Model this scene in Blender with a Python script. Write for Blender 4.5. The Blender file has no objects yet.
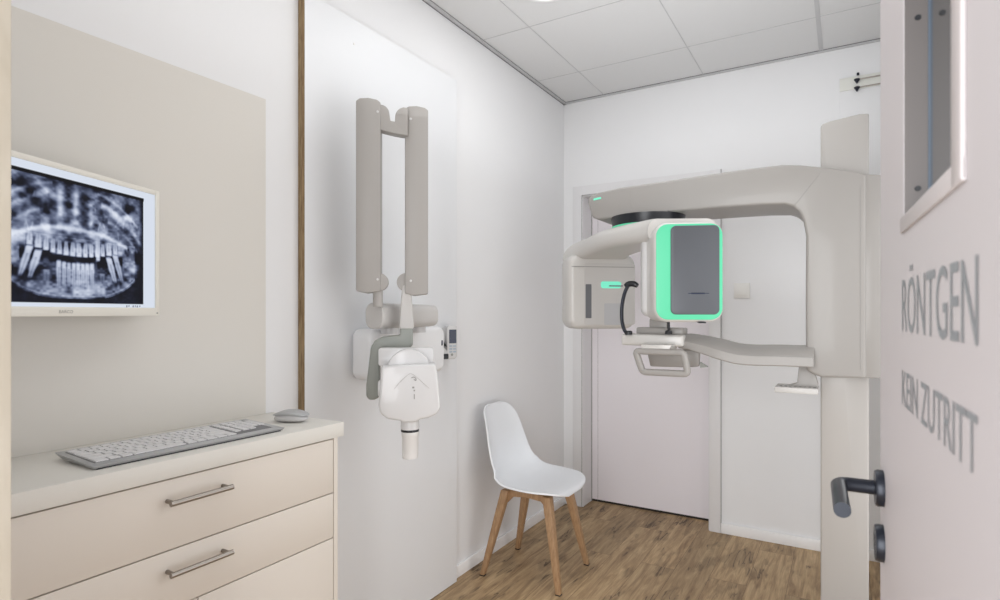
import bpy, bmesh, math, random
import numpy as np
from mathutils import Vector, Matrix
C = bpy.context.scene.collection
random.seed(4)
rad = math.radians

# ------------------------------------------------------------------ view geometry (metres)
FPX, YAW, EYE, HOR = 577.0, rad(30.8), 1.27, 312.5
RX, RY = math.cos(YAW), math.sin(YAW)
FXX, FYY = -math.sin(YAW), math.cos(YAW)
def ray(x, y):
    u = (x - 500) / FPX
    return Vector((FXX + RX * u, FYY + RY * u, (HOR - y) / FPX))
def at(x, y, t): return Vector((0, 0, EYE)) + ray(x, y) * t
def onY(x, y, Y):
    d = ray(x, y); return Vector((0, 0, EYE)) + d * (Y / d.y)
def onX(x, y, X):
    d = ray(x, y); return Vector((0, 0, EYE)) + d * (X / d.x)

# ------------------------------------------------------------------ materials
MATS = {}
def lin(c):
    return tuple(((v / 255) / 12.92 if v / 255 <= .04045 else ((v / 255 + .055) / 1.055) ** 2.4) for v in c) + (1,)
def mat(name, col, rough=.5, metal=0, emit=None, es=0, coat=0, noise=0, nscale=40, bump=0, trans=0, spec=.5):
    m = bpy.data.materials.new(name); m.use_nodes = True
    nt = m.node_tree; b = nt.nodes['Principled BSDF']
    b.inputs['Base Color'].default_value = lin(col)
    b.inputs['Roughness'].default_value = rough
    b.inputs['Metallic'].default_value = metal
    b.inputs['Coat Weight'].default_value = coat
    b.inputs['Coat Roughness'].default_value = .08
    b.inputs['Specular IOR Level'].default_value = spec
    b.inputs['Transmission Weight'].default_value = trans
    if emit:
        b.inputs['Emission Color'].default_value = lin(emit); b.inputs['Emission Strength'].default_value = es
    if noise or bump:
        tc = nt.nodes.new('ShaderNodeTexCoord'); n = nt.nodes.new('ShaderNodeTexNoise')
        n.inputs['Scale'].default_value = nscale; n.inputs['Detail'].default_value = 5
        nt.links.new(tc.outputs['Object'], n.inputs['Vector'])
        if noise:
            r = nt.nodes.new('ShaderNodeMapRange'); r.inputs['To Min'].default_value = 1 - noise; r.inputs['To Max'].default_value = 1 + noise
            mx = nt.nodes.new('ShaderNodeVectorMath'); mx.operation = 'SCALE'; mx.inputs[0].default_value = lin(col)[:3]
            nt.links.new(n.outputs['Fac'], r.inputs['Value']); nt.links.new(r.outputs[0], mx.inputs['Scale'])
            nt.links.new(mx.outputs[0], b.inputs['Base Color'])
        if bump:
            bp = nt.nodes.new('ShaderNodeBump'); bp.inputs['Strength'].default_value = bump; bp.inputs['Distance'].default_value = .002
            nt.links.new(n.outputs['Fac'], bp.inputs['Height']); nt.links.new(bp.outputs[0], b.inputs['Normal'])
    MATS[name] = m; return m
M_wall = mat('wall_paint', (240, 240, 241), .85, noise=.012, nscale=6, bump=.08)
M_wallr = mat('wall_paint_rough', (233, 232, 234), .85, bump=.2, nscale=220)
M_ceil = mat('ceiling_board', (222, 222, 222), .9, noise=.02, nscale=160)
M_grid = mat('ceiling_grid_metal', (196, 196, 197), .5)
M_gap = mat('shadow_gap', (120, 120, 122), .8)
M_trim = mat('trim_lacquer', (232, 231, 232), .4)
M_base = mat('baseboard_lacquer', (247, 246, 246), .4)
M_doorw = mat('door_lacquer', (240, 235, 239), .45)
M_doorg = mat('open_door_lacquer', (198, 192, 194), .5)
M_panel = mat('panel_laminate', (233, 234, 236), .35, noise=.01, nscale=3)
M_splash = mat('backsplash_paint', (225, 221, 214), .5)
M_cab = mat('cabinet_laminate', (226, 218, 208), .5, noise=.012, nscale=4)
M_top = mat('worktop_laminate', (229, 226, 219), .4, noise=.02, nscale=300)
M_steel = mat('brushed_steel', (150, 143, 136), .3, 1)
M_dark = mat('gap_shade', (52, 46, 42), .9)  # dark colour standing in for shade inside gaps
M_black = mat('black_plastic', (22, 24, 30), .35)
M_navy = mat('navy_metal', (34, 38, 48), .35, .35)
M_white = mat('white_plastic', (213, 212, 212), .35, coat=.3)
M_neck = mat('neck_plastic', (196, 193, 190), .4)
M_white2 = mat('bright_white_plastic', (238, 238, 239), .35, coat=.3)
M_arm = mat('warm_grey_plastic', (170, 166, 162), .45)
M_yoke = mat('greygreen_plastic', (146, 149, 143), .45)
M_cone = mat('translucent_cone', (226, 224, 222), .3)
M_shell = mat('pearl_lacquer', (153, 149, 145), .42, coat=.12)
M_shell2 = mat('ivory_lacquer', (204, 201, 197), .35, coat=.25)
M_col = mat('column_lacquer', (172, 168, 164), .35, coat=.2)
M_seam = mat('seam_grey', (150, 148, 145), .7)
M_dpanel = mat('graphite_panel', (88, 90, 95), .42, .25)
M_smoke = mat('grey_window', (104, 105, 109), .3)
M_winl = mat('pale_grey_window', (182, 182, 184), .35)
M_green = mat('green_glow', (70, 150, 118), .4, emit=(85, 228, 172), es=.5)
M_greenhi = mat('green_glow_bright', (90, 170, 145), .4, emit=(120, 240, 205), es=.62)
M_chairp = mat('chair_plastic', (236, 238, 241), .42)
M_bezel = mat('monitor_bezel', (236, 233, 224), .4)
M_alu = mat('aluminium_satin', (186, 187, 188), .4, .3)
M_bed = mat('key_bed_grey', (120, 120, 122), .6)
M_key = mat('key_white', (226, 225, 226), .45)
M_letter = mat('grey_lettering', (138, 141, 145), .6)
M_framg = mat('window_frame_lacquer', (190, 183, 183), .5)
M_reveal = mat('window_reveal_metal', (104, 99, 97), .4, .2)
M_gasket = mat('blue_gasket', (86, 98, 112), .4)
M_switch = mat('switch_plastic', (238, 236, 232), .4)
M_led = mat('led_diffuser', (255, 255, 255), .5, emit=(255, 252, 248), es=4)
M_lcd = mat('lcd_glass', (44, 52, 74), .15)
M_lbtn = mat('blue_grey_button', (170, 184, 196), .5)
M_fold = mat('beige_rail', (232, 232, 225), .4)

def wood(name, c1, c2, sc=(1, 1, 1), rough=.5, streak=18):
    m = bpy.data.materials.new(name); m.use_nodes = True; nt = m.node_tree; b = nt.nodes['Principled BSDF']
    tc = nt.nodes.new('ShaderNodeTexCoord'); mp = nt.nodes.new('ShaderNodeMapping'); mp.inputs['Scale'].default_value = sc
    n = nt.nodes.new('ShaderNodeTexNoise'); n.inputs['Scale'].default_value = streak; n.inputs['Detail'].default_value = 8; n.inputs['Distortion'].default_value = .6
    r = nt.nodes.new('ShaderNodeValToRGB'); r.color_ramp.elements[0].color = lin(c1); r.color_ramp.elements[1].color = lin(c2)
    r.color_ramp.elements[0].position = .3; r.color_ramp.elements[1].position = .7
    L = nt.links.new
    L(tc.outputs['Object'], mp.inputs[0]); L(mp.outputs[0], n.inputs['Vector']); L(n.outputs['Fac'], r.inputs[0]); L(r.outputs[0], b.inputs['Base Color'])
    b.inputs['Roughness'].default_value = rough; return m
M_leg = wood('beech_leg', (156, 121, 88), (184, 150, 114), (9, 9, 1.0))
M_edge = wood('chipboard_edge', (122, 98, 68), (172, 148, 112), (6, 6, .6), .8, 30)
M_jamb = wood('pale_raw_timber', (198, 187, 168), (218, 209, 193), (3, 3, .8), .7, 6)

def floor_mat():
    m = bpy.data.materials.new('oak_laminate'); m.use_nodes = True; nt = m.node_tree; b = nt.nodes['Principled BSDF']; L = nt.links.new
    def N(t, **k):
        n = nt.nodes.new(t)
        for a, v in k.items(): setattr(n, a, v)
        return n
    tc = N('ShaderNodeTexCoord'); mp = N('ShaderNodeMapping'); mp.inputs['Rotation'].default_value = (0, 0, rad(90)); mp.inputs['Location'].default_value = (.33, .06, 0)
    L(tc.outputs['Object'], mp.inputs[0])
    br = N('ShaderNodeTexBrick'); br.offset = .37; br.inputs['Scale'].default_value = 1
    br.inputs['Brick Width'].default_value = 1.28; br.inputs['Row Height'].default_value = .165
    br.inputs['Mortar Size'].default_value = .0009; br.inputs['Mortar Smooth'].default_value = .3; br.inputs['Bias'].default_value = 0
    br.inputs['Color1'].default_value = (0, 0, 0, 1); br.inputs['Color2'].default_value = (1, 1, 1, 1); br.inputs['Mortar'].default_value = (.5, .5, .5, 1)
    L(mp.outputs[0], br.inputs['Vector'])
    # per-plank offset of the grain
    off = N('ShaderNodeVectorMath', operation='MULTIPLY_ADD'); off.inputs[1].default_value = (7.3, 3.1, 9.7)
    L(br.outputs['Color'], off.inputs[0]); L(mp.outputs[0], off.inputs[2])
    st = N('ShaderNodeMapping'); st.inputs['Scale'].default_value = (1.3, 12, 1); L(off.outputs[0], st.inputs[0])
    g = N('ShaderNodeTexNoise'); g.inputs['Scale'].default_value = 2.6; g.inputs['Detail'].default_value = 9; g.inputs['Roughness'].default_value = .62; g.inputs['Distortion'].default_value = 1.1
    L(st.outputs[0], g.inputs['Vector'])
    cr = N('ShaderNodeValToRGB'); e = cr.color_ramp.elements
    e[0].position = .28; e[0].color = lin((134, 107, 78)); e[1].position = .72; e[1].color = lin((203, 175, 136))
    x = e.new(.5); x.color = lin((178, 150, 114))
    L(g.outputs['Fac'], cr.inputs[0])
    # fine fibre
    st2 = N('ShaderNodeMapping'); st2.inputs['Scale'].default_value = (4, 90, 1); L(off.outputs[0], st2.inputs[0])
    g2 = N('ShaderNodeTexNoise'); g2.inputs['Scale'].default_value = 3; g2.inputs['Detail'].default_value = 6; L(st2.outputs[0], g2.inputs['Vector'])
    r2 = N('ShaderNodeMapRange'); r2.inputs['From Min'].default_value = .3; r2.inputs['From Max'].default_value = .7; r2.inputs['To Min'].default_value = .82; r2.inputs['To Max'].default_value = 1.1
    L(g2.outputs['Fac'], r2.inputs[0])
    # dark cracks: narrow band of a stretched noise, masked by a broad noise
    st3 = N('ShaderNodeMapping'); st3.inputs['Scale'].default_value = (1.1, 11, 1); L(off.outputs[0], st3.inputs[0])
    g3 = N('ShaderNodeTexNoise'); g3.inputs['Scale'].default_value = 2.2; g3.inputs['Detail'].default_value = 2.5; g3.inputs['Distortion'].default_value = .7; L(st3.outputs[0], g3.inputs['Vector'])
    ab = N('ShaderNodeMath', operation='SUBTRACT'); ab.inputs[1].default_value = .5; L(g3.outputs['Fac'], ab.inputs[0])
    ab2 = N('ShaderNodeMath', operation='ABSOLUTE'); L(ab.outputs[0], ab2.inputs[0])
    r3 = N('ShaderNodeMapRange'); r3.inputs['From Min'].default_value = .004; r3.inputs['From Max'].default_value = .024; r3.inputs['To Min'].default_value = 1; r3.inputs['To Max'].default_value = 0
    L(ab2.outputs[0], r3.inputs[0])
    g4 = N('ShaderNodeTexNoise'); g4.inputs['Scale'].default_value = 4.5; g4.inputs['Detail'].default_value = 3; st4 = N('ShaderNodeMapping'); st4.inputs['Scale'].default_value = (.9, 2.6, 1); L(off.outputs[0], st4.inputs[0]); L(st4.outputs[0], g4.inputs['Vector'])
    r4 = N('ShaderNodeMapRange'); r4.inputs['From Min'].default_value = .54; r4.inputs['From Max'].default_value = .62; L(g4.outputs['Fac'], r4.inputs[0])
    mk = N('ShaderNodeMath', operation='MULTIPLY'); L(r3.outputs[0], mk.inputs[0]); L(r4.outputs[0], mk.inputs[1])
    mk2 = N('ShaderNodeMath', operation='MULTIPLY'); mk2.inputs[1].default_value = .8; L(mk.outputs[0], mk2.inputs[0])
    pv = N('ShaderNodeMapRange'); pv.inputs['To Min'].default_value = .76; pv.inputs['To Max'].default_value = 1.08; L(br.outputs['Color'], pv.inputs[0])
    mm = N('ShaderNodeMath', operation='MULTIPLY'); L(pv.outputs[0], mm.inputs[0]); L(r2.outputs[0], mm.inputs[1])
    dk = N('ShaderNodeMapRange'); dk.inputs['To Min'].default_value = 1.06; dk.inputs['To Max'].default_value = .80; L(r4.outputs[0], dk.inputs[0])
    mm2 = N('ShaderNodeMath', operation='MULTIPLY'); L(mm.outputs[0], mm2.inputs[0]); L(dk.outputs[0], mm2.inputs[1])
    sc = N('ShaderNodeVectorMath', operation='SCALE'); L(cr.outputs[0], sc.inputs[0]); L(mm2.outputs[0], sc.inputs['Scale'])
    mx = N('ShaderNodeMix', data_type='RGBA'); L(mk2.outputs[0], mx.inputs['Factor']); L(sc.outputs[0], mx.inputs['A']); mx.inputs['B'].default_value = lin((58, 38, 27))
    mx2 = N('ShaderNodeMix', data_type='RGBA'); L(br.outputs['Fac'], mx2.inputs['Factor']); L(mx.outputs['Result'], mx2.inputs['A']); mx2.inputs['B'].default_value = lin((96, 72, 50))
    L(mx2.outputs['Result'], b.inputs['Base Color']); b.inputs['Roughness'].default_value = .5
    b.inputs['Specular IOR Level'].default_value = .35
    return m
M_floor = floor_mat()

# ------------------------------------------------------------------ mesh helpers
def fin(bm, bev=0, seg=3, ang=30):
    bmesh.ops.recalc_face_normals(bm, faces=bm.faces)
    if bev:
        es = [e for e in bm.edges if len(e.link_faces) == 2 and e.calc_face_angle(0) > rad(ang)]
        bmesh.ops.bevel(bm, geom=es, offset=bev, segments=seg, profile=.5, affect='EDGES', clamp_overlap=True)
    return bm
def add_box(bm, c, s, rz=0, bev=0, seg=2, M=None):
    t = bmesh.new(); bmesh.ops.create_cube(t, size=1)
    for v in t.verts: v.co = Vector((v.co.x * s[0], v.co.y * s[1], v.co.z * s[2]))
    if bev: fin(t, bev, seg)
    mt = Matrix.Translation(c) @ Matrix.Rotation(rz, 4, 'Z')
    if M: mt = Matrix.Translation(c) @ M
    bmesh.ops.transform(t, matrix=mt, verts=t.verts); merge(bm, t)
def bx(bm, x0, x1, y0, y1, z0, z1, bev=0, seg=2):
    add_box(bm, ((x0 + x1) / 2, (y0 + y1) / 2, (z0 + z1) / 2), (abs(x1 - x0), abs(y1 - y0), abs(z1 - z0)), 0, bev, seg)
def merge(bm, t):
    me = bpy.data.meshes.new('tmp'); t.to_mesh(me); t.free(); bm.from_mesh(me); bpy.data.meshes.remove(me)
def add_prism(bm, pts, origin, ang, depth, back=0, bev=0, seg=3):
    """outline pts (u,z) in a vertical plane through origin turned by ang; front at -back .. depth away from viewer side"""
    u = Vector((math.cos(ang), math.sin(ang), 0)); n = Vector((-math.sin(ang), math.cos(ang), 0))
    t = bmesh.new()
    a = [t.verts.new(Vector(origin) + u * p[0] + Vector((0, 0, p[1])) - n * back) for p in pts]
    b = [t.verts.new(v.co + n * (depth + back)) for v in a]
    t.faces.new(a); t.faces.new(b[::-1])
    k = len(a)
    for i in range(k): t.faces.new((a[i], b[i], b[(i + 1) % k], a[(i + 1) % k]))
    fin(t, bev, seg, 25 if bev else 30); merge(bm, t)
def rrect(w, h, r, n=6, cx=0, cz=0):
    o = []
    for sx, sz, a0 in ((1, 1, 0), (-1, 1, 90), (-1, -1, 180), (1, -1, 270)):
        for i in range(n + 1):
            a = rad(a0 + 90 * i / n); o.append((cx + sx * (w / 2 - r) + r * math.cos(a), cz + sz * (h / 2 - r) + r * math.sin(a)))
    return o
def smooth_path(pts, n=6):
    pts = [Vector(p) for p in pts]; out = []
    for i in range(len(pts) - 1):
        p0 = pts[max(i - 1, 0)]; p1 = pts[i]; p2 = pts[i + 1]; p3 = pts[min(i + 2, len(pts) - 1)]
        for k in range(n):
            t = k / n
            out.append(.5 * ((2 * p1) + (p2 - p0) * t + (2 * p0 - 5 * p1 + 4 * p2 - p3) * t * t + (3 * p1 - p0 - 3 * p2 + p3) * t ** 3))
    out.append(pts[-1]); return out
def add_sweep(bm, path, sec, up=Vector((0, 0, 1)), scales=None):
    """sweep a closed section (a,b) along path; b axis follows up"""
    t = bmesh.new(); rings = []
    for i, p in enumerate(path):
        d = (path[min(i + 1, len(path) - 1)] - path[max(i - 1, 0)]).normalized()
        s = d.cross(up)
        if s.length < 1e-4: s = Vector((1, 0, 0))
        s.normalize(); w = s.cross(d).normalized(); k = scales[i] if scales else 1
        rings.append([t.verts.new(p + s * a * k + w * b * k) for a, b in sec])
    m = len(sec)
    for r0, r1 in zip(rings, rings[1:]):
        for j in range(m): t.faces.new((r0[j], r0[(j + 1) % m], r1[(j + 1) % m], r1[j]))
    t.faces.new(rings[0][::-1]); t.faces.new(rings[-1]); fin(t); merge(bm, t)
def circ(r, n=14): return [(r * math.cos(2 * math.pi * i / n), r * math.sin(2 * math.pi * i / n)) for i in range(n)]
def add_tube(bm, path, r, n=14, up=Vector((0, 0, 1))): add_sweep(bm, [Vector(p) for p in path], circ(r, n), up)
def add_lathe(bm, prof, M, n=32):
    t = bmesh.new(); rings = []
    for r, z in prof:
        rings.append([t.verts.new(M @ Vector((r * math.cos(2 * math.pi * i / n), r * math.sin(2 * math.pi * i / n), z))) for i in range(n)])
    for r0, r1 in zip(rings, rings[1:]):
        for j in range(n): t.faces.new((r0[j], r0[(j + 1) % n], r1[(j + 1) % n], r1[j]))
    t.faces.new(rings[0][::-1]); t.faces.new(rings[-1]); fin(t); merge(bm, t)
def obj(name, bm, m, parent=None, smooth=35):
    me = bpy.data.meshes.new(name); bm.to_mesh(me); bm.free()
    o = bpy.data.objects.new(name, me); C.objects.link(o)
    for mm in (m if isinstance(m, (list, tuple)) else [m]): me.materials.append(mm)
    if smooth:
        for p in me.polygons: p.use_smooth = True
        me.set_sharp_from_angle(angle=rad(smooth))
    if parent:
        o.parent = parent
        inv = Matrix.Translation(-wloc(parent)); me.transform(inv)
    return o
def wloc(o):
    v = Vector(o.location)
    while o.parent: o = o.parent; v += o.location
    return v
def thing(name, label, cat, loc, group=None):
    o = bpy.data.objects.new(name, None); C.objects.link(o); o.location = loc; o.empty_display_size = .05
    o['label'] = label; o['category'] = cat
    if group: o['group'] = group
    return o
def tag(o, label, cat, group=None):
    o['label'] = label; o['category'] = cat
    if group: o['group'] = group
    return o
def struct(name, bm, m, label=None, cat=None):
    o = obj(name, bm, m); o['kind'] = 'structure'
    if label: o['label'] = label; o['category'] = cat
    return o
B = bmesh.new
def text_mesh(name, s, m, parent, origin, ux, uz, width, height, label=None, capref='N', thick=.0004):
    """lettering as flat mesh: fits width and cap height; origin = lower left"""
    cu = bpy.data.curves.new('t', 'FONT'); cu.body = s; cu.size = 1; cu.extrude = 0; cu.resolution_u = 4
    to = bpy.data.objects.new('t', cu); C.objects.link(to); bpy.context.view_layer.update()
    me = bpy.data.meshes.new_from_object(to.evaluated_get(bpy.context.evaluated_depsgraph_get()))
    cu.body = capref; bpy.context.view_layer.update()
    m2 = bpy.data.meshes.new_from_object(to.evaluated_get(bpy.context.evaluated_depsgraph_get()))
    cap = max(v.co.y for v in m2.vertices) - min(v.co.y for v in m2.vertices)
    x0 = min(v.co.x for v in me.vertices); x1 = max(v.co.x for v in me.vertices)
    bpy.data.objects.remove(to); bpy.data.meshes.remove(m2)
    n = ux.cross(uz).normalized(); base = Vector(origin) + n * thick - wloc(parent)
    for v in me.vertices:
        v.co = base + ux * ((v.co.x - x0) / (x1 - x0) * width) + uz * (v.co.y / cap * height)
    me.name = name; me.materials.clear(); me.materials.append(m)
    o = bpy.data.objects.new(name, me); C.objects.link(o); o.parent = parent
    return o

# ------------------------------------------------------------------ room shell
XL, YB, ZC, XR, YF = -1.60, 3.515, 2.66, .36, .275
b = B(); bx(b, XL - .1, XR + .1, -1.2, YB + .2, -.05, 0); struct('floor', b, M_floor)
b = B(); bx(b, XL - .1, XR + .1, -.05, YB + .3, ZC, ZC + .06); struct('ceiling', b, M_ceil)
b = B()
gx = (-1.315, -.705, -.105); gy = (2.483, 3.093, 1.873, 1.263, .653)
for g in gx:
    w = .019 if g == -.105 else .0035
    bx(b, g - w / 2, g + w / 2, YF, YB, ZC - .0022, ZC + .001)
for g in gy: bx(b, XL, XR, g - .0018, g + .0018, ZC - .002, ZC + .001)
struct('trim_1', b, M_grid)
b = B()
bx(b, XL + .018, XL + .021, YF, YB, ZC - .003, ZC + .001); bx(b, XL, XR, YB - .02, YB - .017, ZC - .003, ZC + .001)
bx(b, XL, XL + .004, YF, YB, ZC - .012, ZC - .009); struct('trim_2', b, M_gap)
b = B(); bx(b, XL, XL + .02, YF, YB, ZC - .0095, ZC - .0005); bx(b, XL, XR, YB - .018, YB, ZC - .0095, ZC - .0005); struct('trim_3', b, M_grid)
b = B(); bx(b, XL - .1, XL, .02, YB + .3, 0, ZC); struct('wall_left', b, M_wall)
DX0, DX1, DZ = -1.47, -.672, 2.033
b = B(); bx(b, XL, DX0, YB, YB + .3, 0, ZC); bx(b, DX1, XR, YB, YB + .3, 0, ZC); bx(b, DX0, DX1, YB, YB + .3, DZ, ZC); struct('wall_back', b, M_wall)
b = B(); bx(b, XR, XR + .1, .02, YB + .3, 0, ZC); struct('wall_right', b, M_wall)
b = B(); bx(b, XL - .1, -.90, .02, YF, 0, ZC); bx(b, .13, XR + .1, .02, YF - .02, 0, ZC); bx(b, -.90, .13, .02, YF - .02, 2.12, ZC); struct('wall_front', b, M_wall)
b = B(); bx(b, -.90, -.80, .0, YF, 0, 2.12, .002); struct('trim_4', b, M_jamb)
# baseboards
b = B()
prof = lambda x0, y0, x1, y1: bx(b, x0, x1, y0, y1, 0, .058, .003)
prof(XL, 2.235, XL + .014, YB); struct('baseboard_left', b, M_base)
b = B(); prof(DX1 + .064, YB - .014, XR, YB); bx(b, -.5662, -.5638, YB - .0146, YB - .013, .0375, .0415); struct('baseboard_back', b, M_base)
# door in back wall: casing, reveal, slab
b = B(); bx(b, DX1, DX1 + .063, YB - .014, YB + .001, 0, DZ + .063, .002); bx(b, DX0 - .063, DX0, YB - .006, YB + .001, 0, DZ + .063, .001); bx(b, DX0, DX1, YB - .006, YB + .001, DZ, DZ + .063)
bx(b, DX0, DX0 + .006, YB, YB + .15, 0, DZ); bx(b, DX1 - .006, DX1, YB, YB + .15, 0, DZ); bx(b, DX0, DX1, YB, YB + .15, DZ - .006, DZ)
struct('trim_5', b, M_trim)
b = B(); bx(b, DX0 + .006, DX0 + .0095, YB + .146, YB + .16, 0, DZ); bx(b, DX0 + .006, DX0 + .0095, YB + .15, YB + .16, 0, .012)
bx(b, DX0 - .0012, DX0 + .0012, YB - .0075, YB - .0055, 0, DZ); bx(b, DX0, DX1, YB - .0075, YB - .0055, DZ - .001, DZ + .003)
bx(b, DX1 + .063, DX1 + .0645, YB - .0145, YB - .0005, .058, DZ + .063); bx(b, DX0 + .05, DX0 + .0515, YB + .149, YB + .1515, 0, DZ)
struct('trim_6', b, M_seam)
b = B(); bx(b, DX0 + .0095, DX1 - .006, YB + .15, YB + .19, .014, DZ - .006)
d1 = struct('door_1', b, M_doorw)
b = B(); bx(b, DX0 + .0095, DX1 - .006, YB + .154, YB + .19, 0, .014); struct('door_gap_shade', b, M_dark)  # dark box in place of the shade under the door slab

# ------------------------------------------------------------------ open door on the right (door_2)
ev = Vector((-.045, 1, 0)).normalized(); nv = Vector((ev.y, -ev.x, 0))
RO = Vector((.042, .857, 0))
def dp(s, z, d=0): return RO + ev * s + Vector((0, 0, z)) + nv * d
dang = math.atan2(ev.y, ev.x)
def dbox(bm, s0, s1, z0, z1, d0, d1_, bev=0):
    add_box(bm, dp((s0 + s1) / 2, (z0 + z1) / 2, (d0 + d1_) / 2), (abs(s1 - s0), abs(d1_ - d0), abs(z1 - z0)), dang, bev)
door2 = bpy.data.objects.new('door_2', None); C.objects.link(door2); door2.location = dp(-.80, 0, .02); door2['kind'] = 'structure'
door2.empty_display_size = .05
W0, W1, WZ0, WZ1 = -.404, -.175, 1.362, 1.93
b = B()
dbox(b, -.80, W0, .006, 2.03, 0, .04); dbox(b, W1, .035, .006, 2.03, 0, .04)
dbox(b, W0, W1, .006, WZ0, 0, .04); dbox(b, W0, W1, WZ1, 2.03, 0, .04)
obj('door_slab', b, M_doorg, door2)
wf = B()
dbox(wf, W0 - .026, W0, WZ0 - .014, WZ1 + .014, -.003, 0, .001)
dbox(wf, W0 - .026, W1 + .005, WZ0 - .015, WZ0, -.0025, 0, .0008); dbox(wf, W0 - .026, W1 + .005, WZ1, WZ1 + .014, -.0025, 0, .0008)
wfo = obj('window_frame', wf, M_framg, door2)
b = B(); dbox(b, W1 - .002, W1 + .0005, WZ0, WZ1, .0005, .0395); obj('window_reveal', b, M_reveal, door2)
b = B(); dbox(b, W0, W1 - .002, WZ0, WZ1, .0205, .0245)
M_glass = mat('window_glass', (120, 122, 124), .03, .85)
obj('window_pane', b, M_glass, door2)
b = B(); dbox(b, W1 - .004, W1 - .002, WZ0, WZ1, .0188, .0205); obj('window_gasket', b, M_gasket, door2)
for z in (1.389, 1.553, 1.86):
    b = B(); Mx = Matrix.Translation(dp(W1 - .002, z, .011)) @ ev.to_track_quat('Z', 'Y').to_matrix().to_4x4() @ Matrix.Rotation(math.pi, 4, 'X')
    add_lathe(b, [(.0028, 0), (.0026, .0008), (.001, .0008)], Mx, 16); obj('screw', b, M_black, door2)
# lever handle and key rose
Mr = lambda s, z: Matrix.Translation(dp(s, z, 0)) @ (-nv).to_track_quat('Z', 'Y').to_matrix().to_4x4()
b = B(); add_lathe(b, [(.022, 0), (.0225, .006), (.021, .009), (.011, .0095), (.009, .010)], Mr(0, 1.052), 32); rose = obj('door_rose', b, M_navy, door2)
b = B(); pts = [dp(0, 1.052, -.006), dp(0, 1.052, -.038), dp(-.003, 1.052, -.0455), dp(-.010, 1.052, -.0485), dp(-.05, 1.051, -.0485), dp(-.108, 1.05, -.0485)]
add_tube(b, pts, .0088, 20); obj('lever', b, M_navy, door2)
b = B(); add_lathe(b, [(.0225, 0), (.0225, .006), (.021, .009), (.003, .009)], Mr(0, .984), 32); kr = obj('key_rose', b, M_navy, door2)
b = B(); dbox(b, -.004, .004, .967, .985, -.0095, -.0088); add_lathe(b, [(.006, .0088), (.006, .0096)], Mr(0, .987), 16); obj('keyhole', b, M_black, door2)
b = B(); dbox(b, .0352, .0358, .93, 1.12, .008, .032); dbox(b, .035, .047, 1.045, 1.06, .014, .026, .002); obj('latch', b, M_steel, door2)
ux = -ev; uz = Vector((0, 0, 1))
text_mesh('lettering', 'RÖNTGEN', M_letter, door2, dp(-.166, 1.252, 0), ux, uz, .291, .0495)['label'] = 'grey door lettering RÖNTGEN'
text_mesh('lettering', 'KEIN ZUTRITT', M_letter, door2, dp(-.166, 1.180, 0), ux, uz, .290, .0335)['label'] = 'grey door lettering KEIN ZUTRITT'

# ------------------------------------------------------------------ left wall panels
b = B(); bx(b, XL + .0008, XL + .004, YF + .03, 1.207, .9452, 1.955); tag(obj('backsplash', b, M_splash), 'flat beige splashback panel on the wall above the white worktop', 'wall panel')
PX = -1.566
p = thing('wall_board', 'tall thick white board with chipboard edge behind the wall-mounted dental x-ray arm', 'wall panel', (XL + .015, 1.79, .0))
b = B(); bx(b, XL + .001, PX - .001, 1.338, 2.229, .004, 2.362); obj('chipboard_core', b, M_edge, p)
b = B(); bx(b, PX - .001, PX, 1.338, 2.229, .004, 2.362); obj('white_facing', b, M_panel, p)
b = B(); add_lathe(b, [(.004, 0), (.003, .002)], Matrix.Translation(onX(354, 44, PX)) @ Matrix.Rotation(rad(90), 4, 'Y'), 12); obj('screw_cap', b, M_switch, p)

# ------------------------------------------------------------------ cabinet + worktop
CT = .945
b = B(); bx(b, XL + .001, -1.277, .30, 1.236, .9035, CT, .0012)
tag(obj('worktop', b, M_top), 'white laminate worktop slab carrying the keyboard and mouse', 'worktop')
cab = thing('drawer_cabinet', 'beige drawer cabinet with steel bar handles under the white worktop', 'cabinet', (-1.45, .79, 0))
b = B(); bx(b, XL + .001, -1.298, .345, 1.214, .08, .9034); bx(b, -1.298, -1.280, 1.1995, 1.214, .08, .9034); bx(b, -1.298, -1.280, .345, .3595, .08, .9034); bx(b, XL + .02, -1.36, .36, 1.20, 0, .08)
obj('body', b, M_cab, cab)
b = B(); bx(b, -1.2995, -1.2965, .36, 1.199, .082, .902); obj('gap_shade_sheet', b, M_dark, cab)  # dark sheet behind the fronts: shade of the gaps put into colour
def front(name, y0, y1, z0, z1, hz=None, hv=None):
    b = B(); bx(b, -1.296, -1.280, y0, y1, z0, z1, .0008); o = obj(name, b, M_cab, cab)
    if hz:
        b = B(); x = -1.252
        pa = [(-1.280, .716, hz), (x - .004, .716, hz)]; add_tube(b, pa, .0048, 12); add_tube(b, [(-1.280, .848, hz), (x - .004, .848, hz)], .0048, 12)
        add_tube(b, [(x, .708, hz), (x, .856, hz)], .0062, 14); obj('bar_handle', b, M_steel, o)['label'] = 'brushed steel bar handle'
    return o
front('drawer', .362, 1.1965, .7457, .9000, .8545)
front('drawer', .362, 1.1965, .6147, .7427, .699)
front('cabinet_door', .362, .785, .085, .6117); front('cabinet_door', .7885, 1.1965, .085, .6117)

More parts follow.
